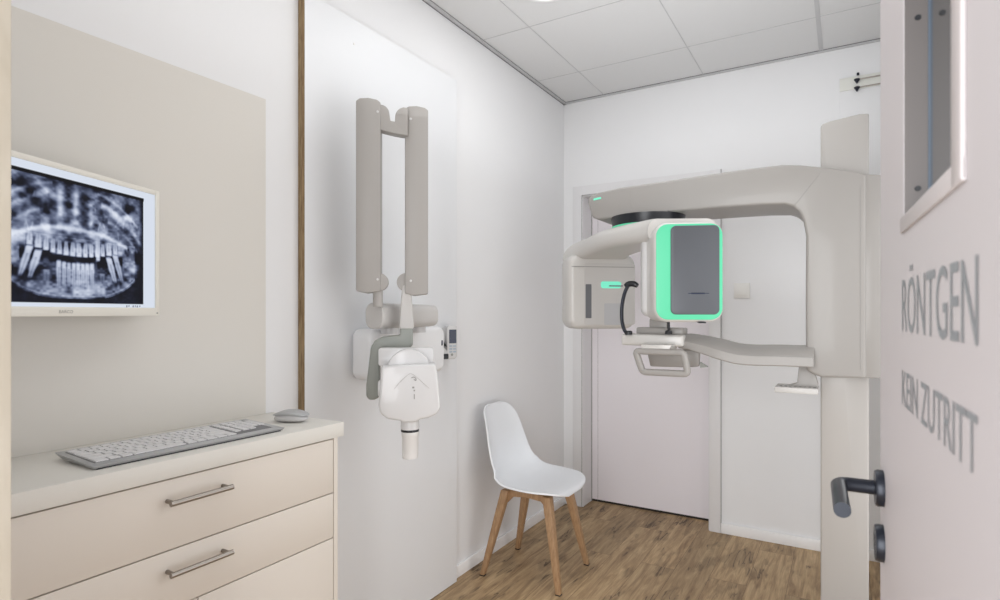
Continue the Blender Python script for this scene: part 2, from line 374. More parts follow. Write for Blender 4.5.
# ------------------------------------------------------------------ keyboard and mouse
kx0, kx1, ky0, ky1 = -1.492, -1.320, .588, 1.060   # back edge, front edge, left end, right end
kb = thing('keyboard', 'flat silver computer keyboard with white keys lying on the white worktop', 'keyboard', ((kx0 + kx1) / 2, (ky0 + ky1) / 2, CT))
def kz(x): return CT + .009 + (kx1 - x) / (kx1 - kx0) * .008
b = B(); v = []
for x in (kx0, kx1):
    for y in (ky0, ky1):
        v.append(b.verts.new((x, y, kz(x))))
for x in (kx0, kx1):
    for y in (ky0 + .004, ky1 - .004):
        v.append(b.verts.new((x + (.02 if x == kx0 else -.006), y, CT + (.006 if x == kx0 else .0015))))
for f in ((0, 1, 3, 2), (4, 5, 7, 6), (0, 1, 5, 4), (2, 3, 7, 6), (0, 2, 6, 4), (1, 3, 7, 5)): b.faces.new([v[i] for i in f])
fin(b, .0012, 2); obj('keyboard_case', b, M_alu, kb)
for y in (ky0 + .05, ky1 - .05):
    b = B(); add_box(b, ((kx0 + .03), y, CT + .0035), (.012, .03, .007)); obj('foot', b, M_black, kb)
b = B(); add_box(b, (kx1 - .008, (ky0 + ky1) / 2, CT + .0025), (.006, ky1 - ky0 - .02, .005)); obj('rubber_strip', b, M_black, kb)
tilt = math.atan2(.008, kx1 - kx0)
b = B(); add_box(b, ((kx0 + kx1) / 2 - .004, (ky0 + ky1) / 2 - .004, (kz(kx0) + kz(kx1)) / 2 + .0002), (kx1 - kx0 - .042, ky1 - ky0 - .034, .001), M=Matrix.Rotation(tilt, 4, 'Y')); obj('key_bed', b, M_bed, kb)
bm_k = {}
def keymesh(w, d):
    k = (round(w, 4), round(d, 4))
    if k not in bm_k:
        t = B(); bmesh.ops.create_cube(t, size=1)
        for q in t.verts:
            s = 1 if q.co.z < 0 else .9
            q.co = Vector((q.co.x * d * (s if s == 1 else .93), q.co.y * w * (s if s == 1 else .93), q.co.z * .0035))
        bmesh.ops.recalc_face_normals(t, faces=t.faces)
        me = bpy.data.meshes.new('key'); t.to_mesh(me); t.free(); me.materials.append(M_key); bm_k[k] = me
    return bm_k[k]
U = .0193
rows = [
    [.9] * 15 , [1.25] + [1] * 12 + [1.75], [1.5] + [1] * 12 + [1.5], [1.8] + [1] * 11 + [2.2], [2.3] + [1] * 10 + [2.7], [1.3, 1.1, 1.1, 5.6, 1.1, 1.1, 1.3, 1.2, 1.2]]
ry = ky0 + .015; D = .0212; x_row = kx0 + .024
wmain = .330; n_keys = 0
for r, row in enumerate(rows):
    tot = sum(row); un = wmain / tot; y = ry; x = x_row + r * .0223
    for w in row:
        o = bpy.data.objects.new('key', keymesh(w * un - .0028, D - (.004 if r == 0 else .001))); C.objects.link(o); o.parent = kb
        o.location = Vector((x, y + w * un / 2, kz(x) + .0012)) - kb.location; o.rotation_euler = (0, tilt, 0); y += w * un; n_keys += 1
for r in range(6):
    for cidx in range(5 if r in (1, 2, 3) else 4):
        if n_keys >= 99: break
        x = x_row + r * .0223; y = ry + wmain + .008 + cidx * .0208 + .0104 + (.004 if cidx > 0 else 0)
        o = bpy.data.objects.new('key', keymesh(.0178, D - (.004 if r == 0 else .001))); C.objects.link(o); o.parent = kb
        o.location = Vector((x, y, kz(x) + .0012)) - kb.location; o.rotation_euler = (0, tilt, 0); n_keys += 1

ms = thing('computer_mouse', 'small white mouse with silver top lying beside the keyboard end', 'mouse', (-1.415, 1.158, CT))
ma = rad(108)
def mouse_mesh(z0, z1, sc, lift):
    b = B(); bmesh.ops.create_uvsphere(b, u_segments=28, v_segments=14, radius=1)
    for q in b.verts:
        x, y, z = q.co
        x = math.copysign(abs(x) ** .75, x) * .054 * sc; y = math.copysign(abs(y) ** .75, y) * .030 * sc
        zz = (math.copysign(abs(z) ** .8, z)) * .5 + .5
        arch = 1 - .35 * (x / .054) ** 2
        q.co = Vector((x, y, z0 + (z1 * arch - z0) * zz + lift))
    M = Matrix.Translation(ms.location) @ Matrix.Rotation(rad(24), 4, 'Z'); bmesh.ops.transform(b, matrix=M, verts=b.verts)
    return b
obj('mouse_base', mouse_mesh(0, .028, .93, .0005), M_white, ms); obj('mouse_top', mouse_mesh(.017, .036, 1, .0), M_alu, ms)

# ------------------------------------------------------------------ monitor
md = Vector((.142, -.354, 0)).normalized(); mr = Vector((-1.53, .832, 0)) - md * .006      # from right edge to left edge
mh, mw, mz = .3235, .51, 1.262
mn = Vector((-md.y, md.x, 0)); mn = mn if mn.x > 0 else -mn                     # towards the room
mon = thing('monitor', 'wide cream-framed monitor showing a panoramic dental x-ray above the worktop', 'monitor', tuple(mr + md * mw / 2 + Vector((0, 0, mz))))
mang = math.atan2(-md.y, -md.x)   # left-to-right seen from the room
def mp_(s, z, d=0): return mr + md * mw - md * s + Vector((0, 0, mz + z)) + mn * d
def mbox(bm, s0, s1, z0, z1, d0, d1_, bev=0):
    add_box(bm, mp_((s0 + s1) / 2, (z0 + z1) / 2, (d0 + d1_) / 2), (abs(s1 - s0), abs(d1_ - d0), abs(z1 - z0)), mang, bev)
b = B(); mbox(b, 0, mw, 0, mh, -.030, -.004, .004); mbox(b, 0, .009, 0, mh, -.005, 0, .001); mbox(b, mw - .013, mw, 0, mh, -.005, 0, .001)
mbox(b, .009, mw - .013, 0, .020, -.005, 0, .001); mbox(b, .009, mw - .013, mh - .012, mh, -.005, 0, .001)
obj('monitor_case', b, M_bezel, mon)
b = B()
b.free()
for k in range(5):
    b = B(); mbox(b, mw - .115 + k * .012, mw - .111 + k * .012, mh + .0, mh + .001, -.012, -.006); obj('control_button', b, M_seam, mon)
b = B(); mbox(b, mw - .011, mw - .006, .005, .008, 0, .0006); obj('power_button', b, M_seam, mon)
b = B(); c = mp_(mw / 2, mh / 2, -.03); add_tube(b, [c, c - mn * .02], .03); add_box(b, (XL + .0105, c.y + .03, c.z), (.010, .1, .1), 0, .002); add_tube(b, [c - mn * .015, Vector((XL + .014, c.y + .03, c.z))], .014)
obj('wall_mount', b, M_seam, mon)
text_mesh('brand_lettering', 'BARCO', M_seam, mon, mp_(.222, .0065, 0), -md, uz, .033, .0065)

# screen: a fine grid with the picture it shows stored as colour
def smoothn(rng, h, w, cells):
    g = rng.random((cells + 2, cells + 2)); yy = np.linspace(0, cells, h); xx = np.linspace(0, cells, w)
    y0 = yy.astype(int); x0 = xx.astype(int); fy = (yy - y0)[:, None]; fx = (xx - x0)[None, :]
    fy = fy * fy * (3 - 2 * fy); fx = fx * fx * (3 - 2 * fx)
    return (g[np.ix_(y0, x0)] * (1 - fy) * (1 - fx) + g[np.ix_(y0 + 1, x0)] * fy * (1 - fx) + g[np.ix_(y0, x0 + 1)] * (1 - fy) * fx + g[np.ix_(y0 + 1, x0 + 1)] * fy * fx)
def xray(w, h):
    rng = np.random.default_rng(7)
    a = np.linspace(-1, 1, w)[None, :].repeat(h, 0); bb = np.linspace(0, 1, h)[:, None].repeat(w, 1)
    G = lambda d, s: np.exp(-(d / s) ** 2)
    def seg(x0, y0, x1, y1, s, bow=0):
        dx, dy = x1 - x0, y1 - y0; L2 = dx * dx + dy * dy * .42
        t = np.clip(((a - x0) * dx + (bb - y0) * dy * .42) / L2, 0, 1)
        cx = x0 + dx * t; cy = y0 + dy * t + bow * 4 * t * (1 - t)
        return np.exp(-(((a - cx) ** 2 + ((bb - cy) * .65) ** 2) / s ** 2))
    n1 = smoothn(rng, h, w, 9); n2 = smoothn(rng, h, w, 22); n3 = smoothn(rng, h, w, 55)
    v = .22 + .55 * (n1 - .45) + .42 * (n2 - .5) + .16 * (n3 - .5)
    v += .22 * G(bb - .80, .2) * (.4 + n2) * (abs(a) < .98)
    # nasal cavity and sinuses
    for cx in (-.10, .10): v -= .42 * G(a - cx, .06) * G(bb - .84, .14)
    v += .42 * G(a, .035) * G(bb - .82, .16) + .35 * G(abs(a) - .2, .035) * G(bb - .78, .18)
    v -= .18 * G(abs(a) - .42, .14) * G(bb - .72, .09)
    v += .25 * G(abs(a) - .05, .05) * G(bb - .66, .04)
    for k in range(26):
        x0 = rng.uniform(.25, .85) * (-1 if k % 2 else 1); y0 = rng.uniform(.6, .95)
        v += rng.uniform(.08, .24) * seg(x0, y0, x0 + rng.uniform(-.3, .3), y0 - rng.uniform(.0, .25), rng.uniform(.006, .03), rng.uniform(-.09, .09))
    for sg in (1, -1):
        v += .40 * seg(sg * .36, .88, sg * .98, .56, .018, .05) + .30 * seg(sg * .3, .97, sg * .9, .74, .010, .04) + .22 * seg(sg * .45, .74, sg * .9, .5, .012, .03)
        v += .16 * seg(sg * .5, .86, sg * .60, .6, .010, .03)
        v += .32 * seg(sg * .62, .50, sg * .84, .33, .04, .05) + .2 * seg(sg * .78, .62, sg * .92, .18, .03, 0)
        v -= .25 * G(a - sg * .93, .07) * G(bb - .3, .25)
    # palate arc
    pal = .62 - .14 * np.clip(abs(a) - .15, 0, 2) ** 2 * 2.2
    v += .55 * G(bb - pal, .020) * (abs(a) < .74) + .06 * G(bb - pal + .04, .04) * (abs(a) < .7)
    # jaw body
    occ = .375 + .05 * (1 - (a / .6) ** 2) - .06 * 1 + .10 * (a / .75) ** 2
    jb = .05 + .17 * np.clip(abs(a) / .85, 0, 2) ** 3.2
    inside = (bb > jb) & (bb < .55) & (abs(a) < .86)
    v += np.where(inside, .14 + .1 * (n2 - .5) + .10 * (n3 - .5), 0)
    v += .25 * G(bb - jb, .014) * (abs(a) < .86) + .12 * G(bb - jb - .035, .03) * (abs(a) < .8)
    v += .12 * G(a, .2) * G(bb - .14, .07)
    v = np.where(bb < jb - .02, v * .25, v)
    v -= .45 * G(bb - occ, .045) * (abs(a) < .66)
    v -= .22 * G(bb - occ - .09, .06) * (abs(a) < .6) + .15 * G(bb - occ + .12, .07) * (abs(a) < .6)
    # teeth
    def tooth(cx, top, bot, wd, ang, br, crown_up):
        nonlocal v
        t = (bb - bot) / (top - bot); x = a - cx - ang * (bb - (top + bot) / 2)
        q = t if crown_up else 1 - t
        ww = wd * (.48 + .52 * np.clip(q * 1.9, 0, 1)); m = 1 / (1 + np.exp((abs(x) - ww) / .0055)) * ((t > 0) & (t < 1))
        m = m * np.clip(t * 9, 0, 1) * np.clip((1 - t) * 9, 0, 1)
        v = v * (1 - .75 * m) + m * (br * (.62 + .5 * np.clip(q, 0, 1)) * (1 - .22 * G(x, ww * .25 + .004) * (q < .7)))
    up = [(.040, .040), (.125, .036), (.205, .036), (.285, .034), (.365, .036), (.455, .046), (.55, .040)]
    for sg in (-1, 1):
        for i, (cx, wd) in enumerate(up):
            o = .405 + .07 * (cx / .6) ** 2 - .02
            if (sg == 1 and i == 5): tooth(.30, .60, .36, .03, 0, 1.05, False); 
            tooth(sg * cx, o + .135 - .03 * cx, o, wd * .84, -sg * .12 * cx, .95 + .15 * rng.random(), False)
    dn = [(.03, .028), (.09, .028), (.15, .03), (.215, .032), (.5, .05), (.60, .046)]
    for sg in (-1, 1):
        for i, (cx, wd) in enumerate(dn):
            o = .37 + .10 * (cx / .6) ** 2 - .02
            tooth(sg * cx, o - (0 if i < 4 else -.01), (.12 if i < 4 else .17 + .1 * (cx - .4)), wd * .88, (0 if i < 4 else -sg * .45), .92 + .15 * rng.random(), True)
    for sg in (-1, 1):
        tooth(sg * .36, .27, .17, .035, 0, .5, True)
    v += .05 * (n3 - .5)
    v = 1 - np.exp(-2.0 * np.clip(v, 0, 2) ** 1.6)
    v *= np.clip((1 - abs(a)) * 14, .1, 1)
    return v
NX, NZ = 300, 190
sx0, sx1, sz0, sz1 = .009, mw - .013, .020, mh - .012
cen, hw = .266, .193
def screen_mesh():
    xs = np.linspace(sx0, sx1, NX); zs = np.linspace(sz0, sz1, NZ)
    X_, Z_ = np.meshgrid(xs, zs)
    col = np.empty((NZ, NX, 3)); col[:] = (.86, .89, .94)
    ix0, ix1 = np.searchsorted(xs, cen - hw), np.searchsorted(xs, cen + hw); iz0, iz1 = np.searchsorted(zs, .028), np.searchsorted(zs, .287)
    im = xray(ix1 - ix0, iz1 - iz0)
    t = im[..., None]; lo = np.array((.03, .035, .075)); hi = np.array((.93, .95, .99))
    col[iz0:iz1, ix0:ix1] = np.clip(lo + (hi - lo) * t + np.array((-.045, -.02, .04)) * 4 * t * (1 - t), 0, 1)
    iz2 = np.searchsorted(zs, .296); col[iz1:iz2, ix0:ix1 + 1] = (.02, .02, .03)
    for k, s in enumerate((.405, .412, .425, .431, .438, .446)):
        i = np.searchsorted(xs, s); col[1 + (k % 2):4, i:i + 2] = (.3, .32, .4)
    b = B(); vs = []
    base = mp_(0, 0, -.0035)
    me = bpy.data.meshes.new('screen')
    P = [tuple(mp_(X_[j, i], Z_[j, i], -.0035) - mon.location) for j in range(NZ) for i in range(NX)]
    F = [(j * NX + i, j * NX + i + 1, (j + 1) * NX + i + 1, (j + 1) * NX + i) for j in range(NZ - 1) for i in range(NX - 1)]
    me.from_pydata(P, [], F); b.free()
    at_ = me.color_attributes.new('picture', 'FLOAT_COLOR', 'POINT')
    c4 = np.ones((NZ * NX, 4), dtype=np.float32); s = col.reshape(-1, 3)
    c4[:, :3] = np.where(s <= .04045, s / 12.92, ((s + .055) / 1.055) ** 2.4)
    at_.data.foreach_set('color', c4.ravel())
    m = bpy.data.materials.new('lit_screen'); m.use_nodes = True; nt = m.node_tree; pb = nt.nodes['Principled BSDF']
    an = nt.nodes.new('ShaderNodeVertexColor'); an.layer_name = 'picture'
    nt.links.new(an.outputs['Color'], pb.inputs['Emission Color']); pb.inputs['Emission Strength'].default_value = .95
    pb.inputs['Base Color'].default_value = (.01, .01, .012, 1); pb.inputs['Roughness'].default_value = .6; pb.inputs['Specular IOR Level'].default_value = .08
    me.materials.append(m); o = bpy.data.objects.new('screen', me); C.objects.link(o); o.parent = mon
screen_mesh()

# ------------------------------------------------------------------ chair
CX, CY = -1.302, 2.537
ch = thing('shell_chair', 'white plastic shell chair with four beech legs against the left wall', 'chair', (CX, CY, 0))
def shell():
    # profile (forward, up, halfwidth, side curl): from seat front to back top
    prof = [(.212, .424, .075, .0), (.210, .434, .120, .004), (.196, .443, .168, .008), (.160, .447, .208, .014), (.10, .442, .232, .022), (.02, .435, .240, .032), (-.06, .432, .236, .042), (-.115, .44, .230, .056),
            (-.155, .462, .224, .066), (-.182, .50, .218, .066), (-.198, .55, .210, .058), (-.208, .61, .200, .048), (-.217, .67, .187, .040), (-.228, .73, .171, .032), (-.240, .768, .152, .024), (-.247, .79, .13, .018), (-.252, .806, .095, .010), (-.2535, .812, .05, .004)]
    prof = [(p[0] * (.95 if p[0] > 0 else 1), p[1] - .009, p[2] * (.91 if p[1] > .47 else .97), p[3]) for p in prof]
    pts = smooth_path([Vector((p[0], p[1], p[2])) for p in prof], 3); cur = smooth_path([Vector((p[3], 0, 0)) for p in prof], 3)
    b = B(); NU = 20; rings = []
    for i, p in enumerate(pts):
        a = pts[max(i - 1, 0)]; c = pts[min(i + 1, len(pts) - 1)]
        tx, tz = c.x - a.x, c.y - a.y; l = math.hypot(tx, tz) or 1
        nx, nz = tz / l, -tx / l            # towards the sitter
        if nz < 0 and p.x > 0: pass
        ring = []
        for j in range(NU + 1):
            u = -1 + 2 * j / NU; k = abs(u) ** 2.6
            curl = cur[i].x * k
            if i < 4: curl *= .3
            ring.append(b.verts.new((CX + p.x + nx * curl * 1.0, CY + p.z * u, p.y + nz * curl)))
        rings.append(ring)
    for r0, r1 in zip(rings, rings[1:]):
        for j in range(NU): b.faces.new((r0[j], r0[j + 1], r1[j + 1], r1[j]))
    bmesh.ops.recalc_face_normals(b, faces=b.faces)
    return b
so = obj('seat_shell', shell(), M_chairp, ch, 80)
md_ = so.modifiers.new('thickness', 'SOLIDIFY'); md_.thickness = .008; md_.offset = 0
mb_ = so.modifiers.new('rounding', 'BEVEL'); mb_.width = .0025; mb_.segments = 2; mb_.limit_method = 'ANGLE'; mb_.angle_limit = rad(50)
tops = {(-1, -1): (-1.410, 2.425), (-1, 1): (-1.410, 2.65), (1, -1): (-1.190, 2.43), (1, 1): (-1.190, 2.65)}
feet = {(-1, -1): (-1.500, 2.355), (-1, 1): (-1.505, 2.712), (1, -1): (-1.101, 2.362), (1, 1): (-1.113, 2.72)}
for k in tops:
    t0 = Vector((*tops[k], .410)); f0 = Vector((*feet[k], .004)); b = B(); rg = []
    for p, w in ((t0, .020), (t0.lerp(f0, .3), .0185), (f0, .012)):
        rg.append([b.verts.new((p.x + sx * w, p.y + sy * w, p.z)) for sx, sy in ((-1, -1), (1, -1), (1, 1), (-1, 1))])
    for r0, r1 in zip(rg, rg[1:]):
        for j in range(4): b.faces.new((r0[j], r0[(j + 1) % 4], r1[(j + 1) % 4], r1[j]))
    b.faces.new(rg[0]); b.faces.new(rg[-1]); fin(b, .0035, 2, 50); lo = obj('leg', b, M_leg, ch)
    b = B(); add_box(b, (f0.x, f0.y, .002), (.024, .024, .006), 0, .001); obj('foot_cap', b, M_black, lo)
b = B()
for k0, k1 in (((-1, -1), (1, 1)), ((-1, 1), (1, -1))):
    a_, c_ = Vector((*tops[k0], .392)), Vector((*tops[k1], .392)); d = c_ - a_
    add_box(b, (a_ + c_) / 2, (d.length, .024, .034), math.atan2(d.y, d.x), .003)
for k0, k1 in (((-1, -1), (1, -1)), ((-1, 1), (1, 1))):
    a_, c_ = Vector((*tops[k0], .397)), Vector((*tops[k1], .397)); d = c_ - a_
    n_ = (Vector((d.x, d.y, 0)).normalized()); ang = math.atan2(d.y, d.x); L_ = d.length
    add_prism(b, [(0, .012), (L_, .012), (L_, -.055), (L_ - .035, -.018), (L_ / 2, -.010), (.035, -.018), (0, -.055)], a_, ang, .022, 0, .002, 2)
obj('under_frame', b, M_leg, ch)

# ------------------------------------------------------------------ wall-mounted dental x-ray
xu = thing('dental_xray_arm', 'wall-mounted white dental x-ray unit with folded grey double arm on the white board', 'x-ray unit', (PX, 1.75, 1.0))
b = B(); add_prism(b, rrect(.455, .190, .035, 6, 0, 0), (PX, 1.776, 1.115), rad(90), .0, .10, .018, 4)
obj('wall_housing', b, M_white2, xu)
b = B(); bx(b, PX + .012, PX + .04, 1.565, 1.569, 1.085, 1.108, .001); obj('indicator', b, M_lcd, xu)
b = B(); bx(b, PX + .096, PX + .102, 1.974, 1.982, 1.13, 1.152, .001); obj('power_switch', b, M_lcd, xu)
hc = B(); add_sweep(hc, [Vector((-1.41, y, 1.258)) for y in (1.505, 1.510, 1.54, 1.62, 1.80, 1.825, 1.832)], rrect(.086, .090, .03, 5), Vector((0, 0, 1)), [.90, 1, 1.0, .98, .94, .9, .7])
obj('arm_carrier', hc, M_neck, xu)
for yy in (1.78, 1.62):
    b = B(); add_lathe(b, [(.034, -.02), (.034, .02)], Matrix.Translation((-1.44, yy, 1.212)), 24); obj('carrier_neck', b, M_white, xu)
# folded arms, faces turned to the room's entrance
UA = math.atan2(.62, .78)
uu = Vector((math.cos(UA), math.sin(UA), 0)); nn = Vector((-math.sin(UA), math.cos(UA), 0))
A1 = at(369, 200, 1.98); A2 = at(416.6, 200, 2.03)
def armp(A, w, z0, z1, tilt, name):
    b = B(); h = w / 2
    pts = [(-h + .004, z0), (-h * .2, z0 - .006), (h, z0 + .0), (h, z1 - .012 if tilt > 0 else z1 - .016)] + [(h * .7, z1 - .003 if tilt > 0 else z1 - .008), (0, z1 + .002), (-h * .7, z1 - .001), (-h, z1 - .010)] + [(-h, z0 + .002)]
    add_prism(b, pts, (A.x, A.y, 0), UA, .055, .028, .004, 2); return obj(name, b, M_arm, xu)
z1a = at(369, 101, 1.98).z; z0a = at(369, 291.5, 1.98).z; z1b = at(416, 109, 2.03).z; z0b = at(416, 294, 2.03).z
a1 = armp(A1, .082, z0a, z1a, 1, 'arm_link'); a2 = armp(A2, .080, z0b, z1b, 1, 'arm_link')
for A, par, off, zs in ((A1, a1, .031, (z1a - .045, z0a + .04)), (A2, a2, -.02, (z1b - .045, z0b + .045))):
    for z in zs:
        b = B(); add_lathe(b, [(.0045, 0), (.004, .002), (.001, .003)], Matrix.Translation(Vector((A.x, A.y, z)) + uu * off - nn * .028) @ (-nn).to_track_quat('Z', 'Y').to_matrix().to_4x4(), 12); obj('screw_cap', b, M_white, par)
# joint pieces: discs and bridge
def disc_at(bm, c, r, th, back=0):
    add_prism(bm, [(r * math.cos(2 * math.pi * i / 28), r * math.sin(2 * math.pi * i / 28)) for i in range(28)], c, UA, th / 2 + back, th / 2, .002, 2)
jb = B(); o0 = Vector((A1.x, A1.y, 0)); s2 = (A2 - A1).dot(uu)
pts = []
zt = z1a - .035
def arc(cx, cz, r, a0, a1_, n=8): return [(cx + r * math.cos(rad(a0 + (a1_ - a0) * i / n)), cz + r * math.sin(rad(a0 + (a1_ - a0) * i / n))) for i in range(n + 1)]
pts = [(.03, zt + .018)] + arc(.038, zt - .014, .032, 80, 5) + [(.073, zt - .036), (s2 - .073, zt - .039)] + arc(s2 - .038, zt - .022, .034, 175, 100) + [(s2 - .03, zt + .01), (s2 - .03, zt - .083), (s2 - .05, zt - .082), (.085, zt - .078), (.055, zt - .072), (.03, zt - .066)]
add_prism(jb, pts, o0, UA, .022, .022, .002, 2); obj('top_joint', jb, M_arm, xu)
b = B(); disc_at(b, Vector((A1.x, A1.y, z0a + .032)) + uu * .036, .030, .04); obj('lower_joint', b, M_arm, xu)
b = B(); disc_at(b, Vector((A2.x, A2.y, z0b + .040)) - uu * .036, .032, .04); obj('lower_joint', b, M_arm, xu)
b = B(); add_tube(b, [Vector((A1.x, A1.y, z0a + .01)) + uu * .03, Vector((A1.x, A1.y, 1.29)) + uu * .03], .017); obj('arm_stem', b, M_arm, xu)
b = B(); q = Vector((A2.x, A2.y, 0)) - uu * .036
add_prism(b, [(-.012, z0b + .03), (.012, z0b + .03), (.018, z0b), (.027, 1.225), (.026, 1.213), (-.021, 1.213), (-.023, 1.225), (-.016, z0b)], q, UA, .018, .022, .004, 3); obj('tapered_neck', b, M_neck, xu)
# yoke
b = B(); W = lambda px, py, t=2.0: at(px, py, t)
z_ = lambda py, t=2.0: EYE + (HOR - py) / FPX * t
o_ = Vector((q.x, q.y, 0)); f_ = lambda px: (px - 407.2) * 1.95 / FPX
yk = [(f_(401), z_(328)), (f_(401), z_(335)), (f_(384), z_(336.5)), (f_(376), z_(340)), (f_(371.5), z_(347)), (f_(369.5), z_(365)), (f_(367), z_(385)), (f_(367), z_(396)), (f_(370), z_(399.5)), (f_(376), z_(399.5)), (f_(380), z_(397)),
      (f_(380.5), z_(382)), (f_(381), z_(352)), (f_(384), z_(348.5)), (f_(410), z_(348)), (f_(414), z_(346)), (f_(414), z_(328))]
add_prism(b, yk, o_, UA, .022, .022, .006, 3); obj('yoke', b, M_yoke, xu)
# tube head
th = B(); hc0 = at(410, 385, 1.93); hz = lambda py: EYE + (HOR - py) / FPX * 1.90; hx = lambda px: (px - 410) * 1.90 / FPX
hp = [(hx(382), hz(366)), (hx(400), hz(364.5)), (hx(420), hz(364)), (hx(436), hz(364)), (hx(438), hz(380)), (hx(440), hz(400)), (hx(440.5), hz(408)), (hx(437), hz(414)), (hx(428), hz(418)), (hx(420), hz(419)), (hx(416), hz(422)), (hx(404), hz(422)), (hx(400), hz(420)), (hx(388), hz(418)), (hx(381), hz(412)), (hx(379.5), hz(404)), (hx(381), hz(385))]
add_prism(th, hp, (hc0.x, hc0.y, 0), UA, .045, .045, .012, 4); tho = obj('tube_head', th, M_white, xu)
b = B(); add_prism(b, [(hx(409) + .070 * math.cos(rad(a)), hz(370) + .068 * math.sin(rad(a))) for a in range(0, 181, 9)], (hc0.x, hc0.y, 0) , UA, .05, .018, .004, 2); obj('dome', b, M_white, xu)
b = B(); add_prism(b, rrect(hx(434) - hx(378), .06, .008, 3, (hx(434) + hx(378)) / 2, hz(358)), (hc0.x, hc0.y, 0), UA, .075, -.02, .004, 2); obj('rear_shell', b, M_white, xu)
b = B(); Mk = Matrix.Translation(hc0 + uu * hx(381.5) + Vector((0, 0, hz(389) - hc0.z))) @ (-uu).to_track_quat('Z', 'Y').to_matrix().to_4x4()
add_lathe(b, [(.028, -.01), (.028, .006), (.024, .010)], Mk, 24); obj('pivot_knob', b, M_white, xu)
# crease and markings on the head
front_o = Vector((hc0.x, hc0.y, 0)) - nn * .0456
def fl(px, py, d=0): return front_o + uu * hx(px) + Vector((0, 0, hz(py))) - nn * d
b = B(); add_tube(b, smooth_path([fl(395, 388), fl(400, 382), fl(408, 374.5), fl(412, 373.5), fl(418, 378), (fl(429, 388))], 5), .0006, 6); obj('crease', b, M_arm, tho)
b = B(); add_tube(b, smooth_path([fl(411.5, 377.5), fl(414, 376.6), fl(416, 378), fl(416, 380), fl(414, 379)], 4), .0013, 6)
for (x, y, w, h) in ((413.5, 387, 2, 1.6), (414.5, 390, 1.4, 1.4), (414.5, 396, .9, 5)):
    add_box(b, fl(x, y), (w * .0033, .001, h * .0033), UA)
obj('marking', b, M_seam, tho)
b = B(); Mc = Matrix.Translation((hc0.x, hc0.y, 0))
add_lathe(b, [(.030, hz(422)), (.031, hz(428)), (.030, hz(431.2))], Mc @ Matrix.Translation((uu * hx(410))[:]), 32); cn = obj('cone_collar', b, M_white, xu)
b = B(); add_lathe(b, [(.030, hz(433)), (.0305, hz(431)), (.030, hz(430.2))], Mc @ Matrix.Translation((uu * hx(410))[:]), 32); obj('black_ring', b, M_black, xu)
b = B(); add_lathe(b, [(.0295, hz(433)), (.0295, hz(437)), (.0275, hz(438)), (.0265, hz(458)), (.0255, hz(460)), (.02, hz(460))], Mc @ Matrix.Translation((uu * hx(410.3))[:]), 32); obj('cone', b, M_cone, xu)

# hand control on the wall
rc = thing('hand_control', 'small wall-mounted hand control with dark display right of the x-ray housing', 'remote control', (PX, 2.135, 1.05))
RA = rad(62)
rcc = Vector((PX + .038, 2.128, 1.128))
b = B(); add_prism(b, [(-.026, .076), (-.012, .084), (.02, .084), (.028, .078), (.028, -.056), (.018, -.068), (-.014, -.068), (-.024, -.058)], rcc, RA, .018, .012, .005, 3); obj('control_body', b, M_white, rc)
ru = Vector((math.cos(RA), math.sin(RA), 0)); rn = Vector((-math.sin(RA), math.cos(RA), 0))
b = B(); add_prism(b, rrect(.036, .062, .002, 2, .004, .034), rcc - rn * .0125, RA, .0, .0006); obj('display', b, M_lcd, rc)
for i in range(3):
    for j in range(2):
        b = B(); add_prism(b, rrect(.015, .007, .002, 2, -.006 + j * .019, -.009 - i * .013), rcc - rn * .0125, RA, 0, .0012); obj('button', b, M_lbtn, rc)
b = B(); add_prism(b, [(.006 * math.cos(rad(a * 18)), -.048 + .006 * math.sin(rad(a * 18))) for a in range(20)], rcc - rn * .0125, RA, 0, .001); obj('button', b, M_yoke, rc)
b = B(); bx(b, PX, PX + .025, 2.105, 2.16, 1.065, 1.20, .004); obj('holder', b, M_white, rc)
b = B(); hcx = rcc - ru * .034
add_prism(b, [(-.014, .0), (-.006, -.014), (.014, -.034), (.010, -.052), (-.010, -.052), (-.016, -.03)][::1], hcx, RA, .012, .012, .003, 2); obj('cradle', b, M_white, rc)
b = B(); add_prism(b, [(-.014, .012), (-.008, .014), (.010, -.012), (-.004, -.004)], hcx, RA, .012, .014, .001); obj('cradle_grip', b, M_black, rc)
b = B(); add_prism(b, rrect(.03, .024, .004, 2, .002, -.055), hcx, RA, .012, .014, .002); obj('cradle_grip', b, M_black, rc)

# ------------------------------------------------------------------ light switch
sw = thing('light_switch', 'square white light switch on the back wall beyond the panoramic scanner', 'switch', (-.497, YB, 1.395))
b = B(); add_box(b, (-.497, YB - .005, 1.395), (.084, .010, .084), 0, .002); obj('switch_frame', b, M_switch, sw)
b = B(); add_box(b, (-.497, YB - .0115, 1.395), (.058, .005, .058), 0, .0015); obj('rocker', b, M_switch, sw)

# ------------------------------------------------------------------ panoramic x-ray unit
Y0 = 2.40
pu = thing('panoramic_scanner', 'large white panoramic dental x-ray machine with green glowing lights and grey panel', 'x-ray machine', (0, 2.6, 0))
def P(px, py, Y=Y0): v = onY(px, py, Y); return (v.x, v.z)
# column
b = B(); cx0 = P(820.5, 300, 2.5)[0]; cx1 = P(869, 300, 2.5)[0]
add_prism(b, [(cx0, 0.02), (cx1, .02), (cx1, 1.998), (cx1 - .03, 2.001), (cx0 + .03, 1.990), (cx0 + .006, 1.984), (cx0, 1.975)], (0, 2.5, 0), 0, .15, 0, .008, 3); obj('column', b, M_col, pu)
b = B(); bx(b, cx0 - .12, .22, 2.36, 2.75, 0, .03, .008); obj('base_plate', b, M_col, pu)
b = B(); bx(b, cx1 - .002, .359, 2.60, 2.64, 1.30, 1.42, .002); obj('wall_bracket', b, M_col, pu)
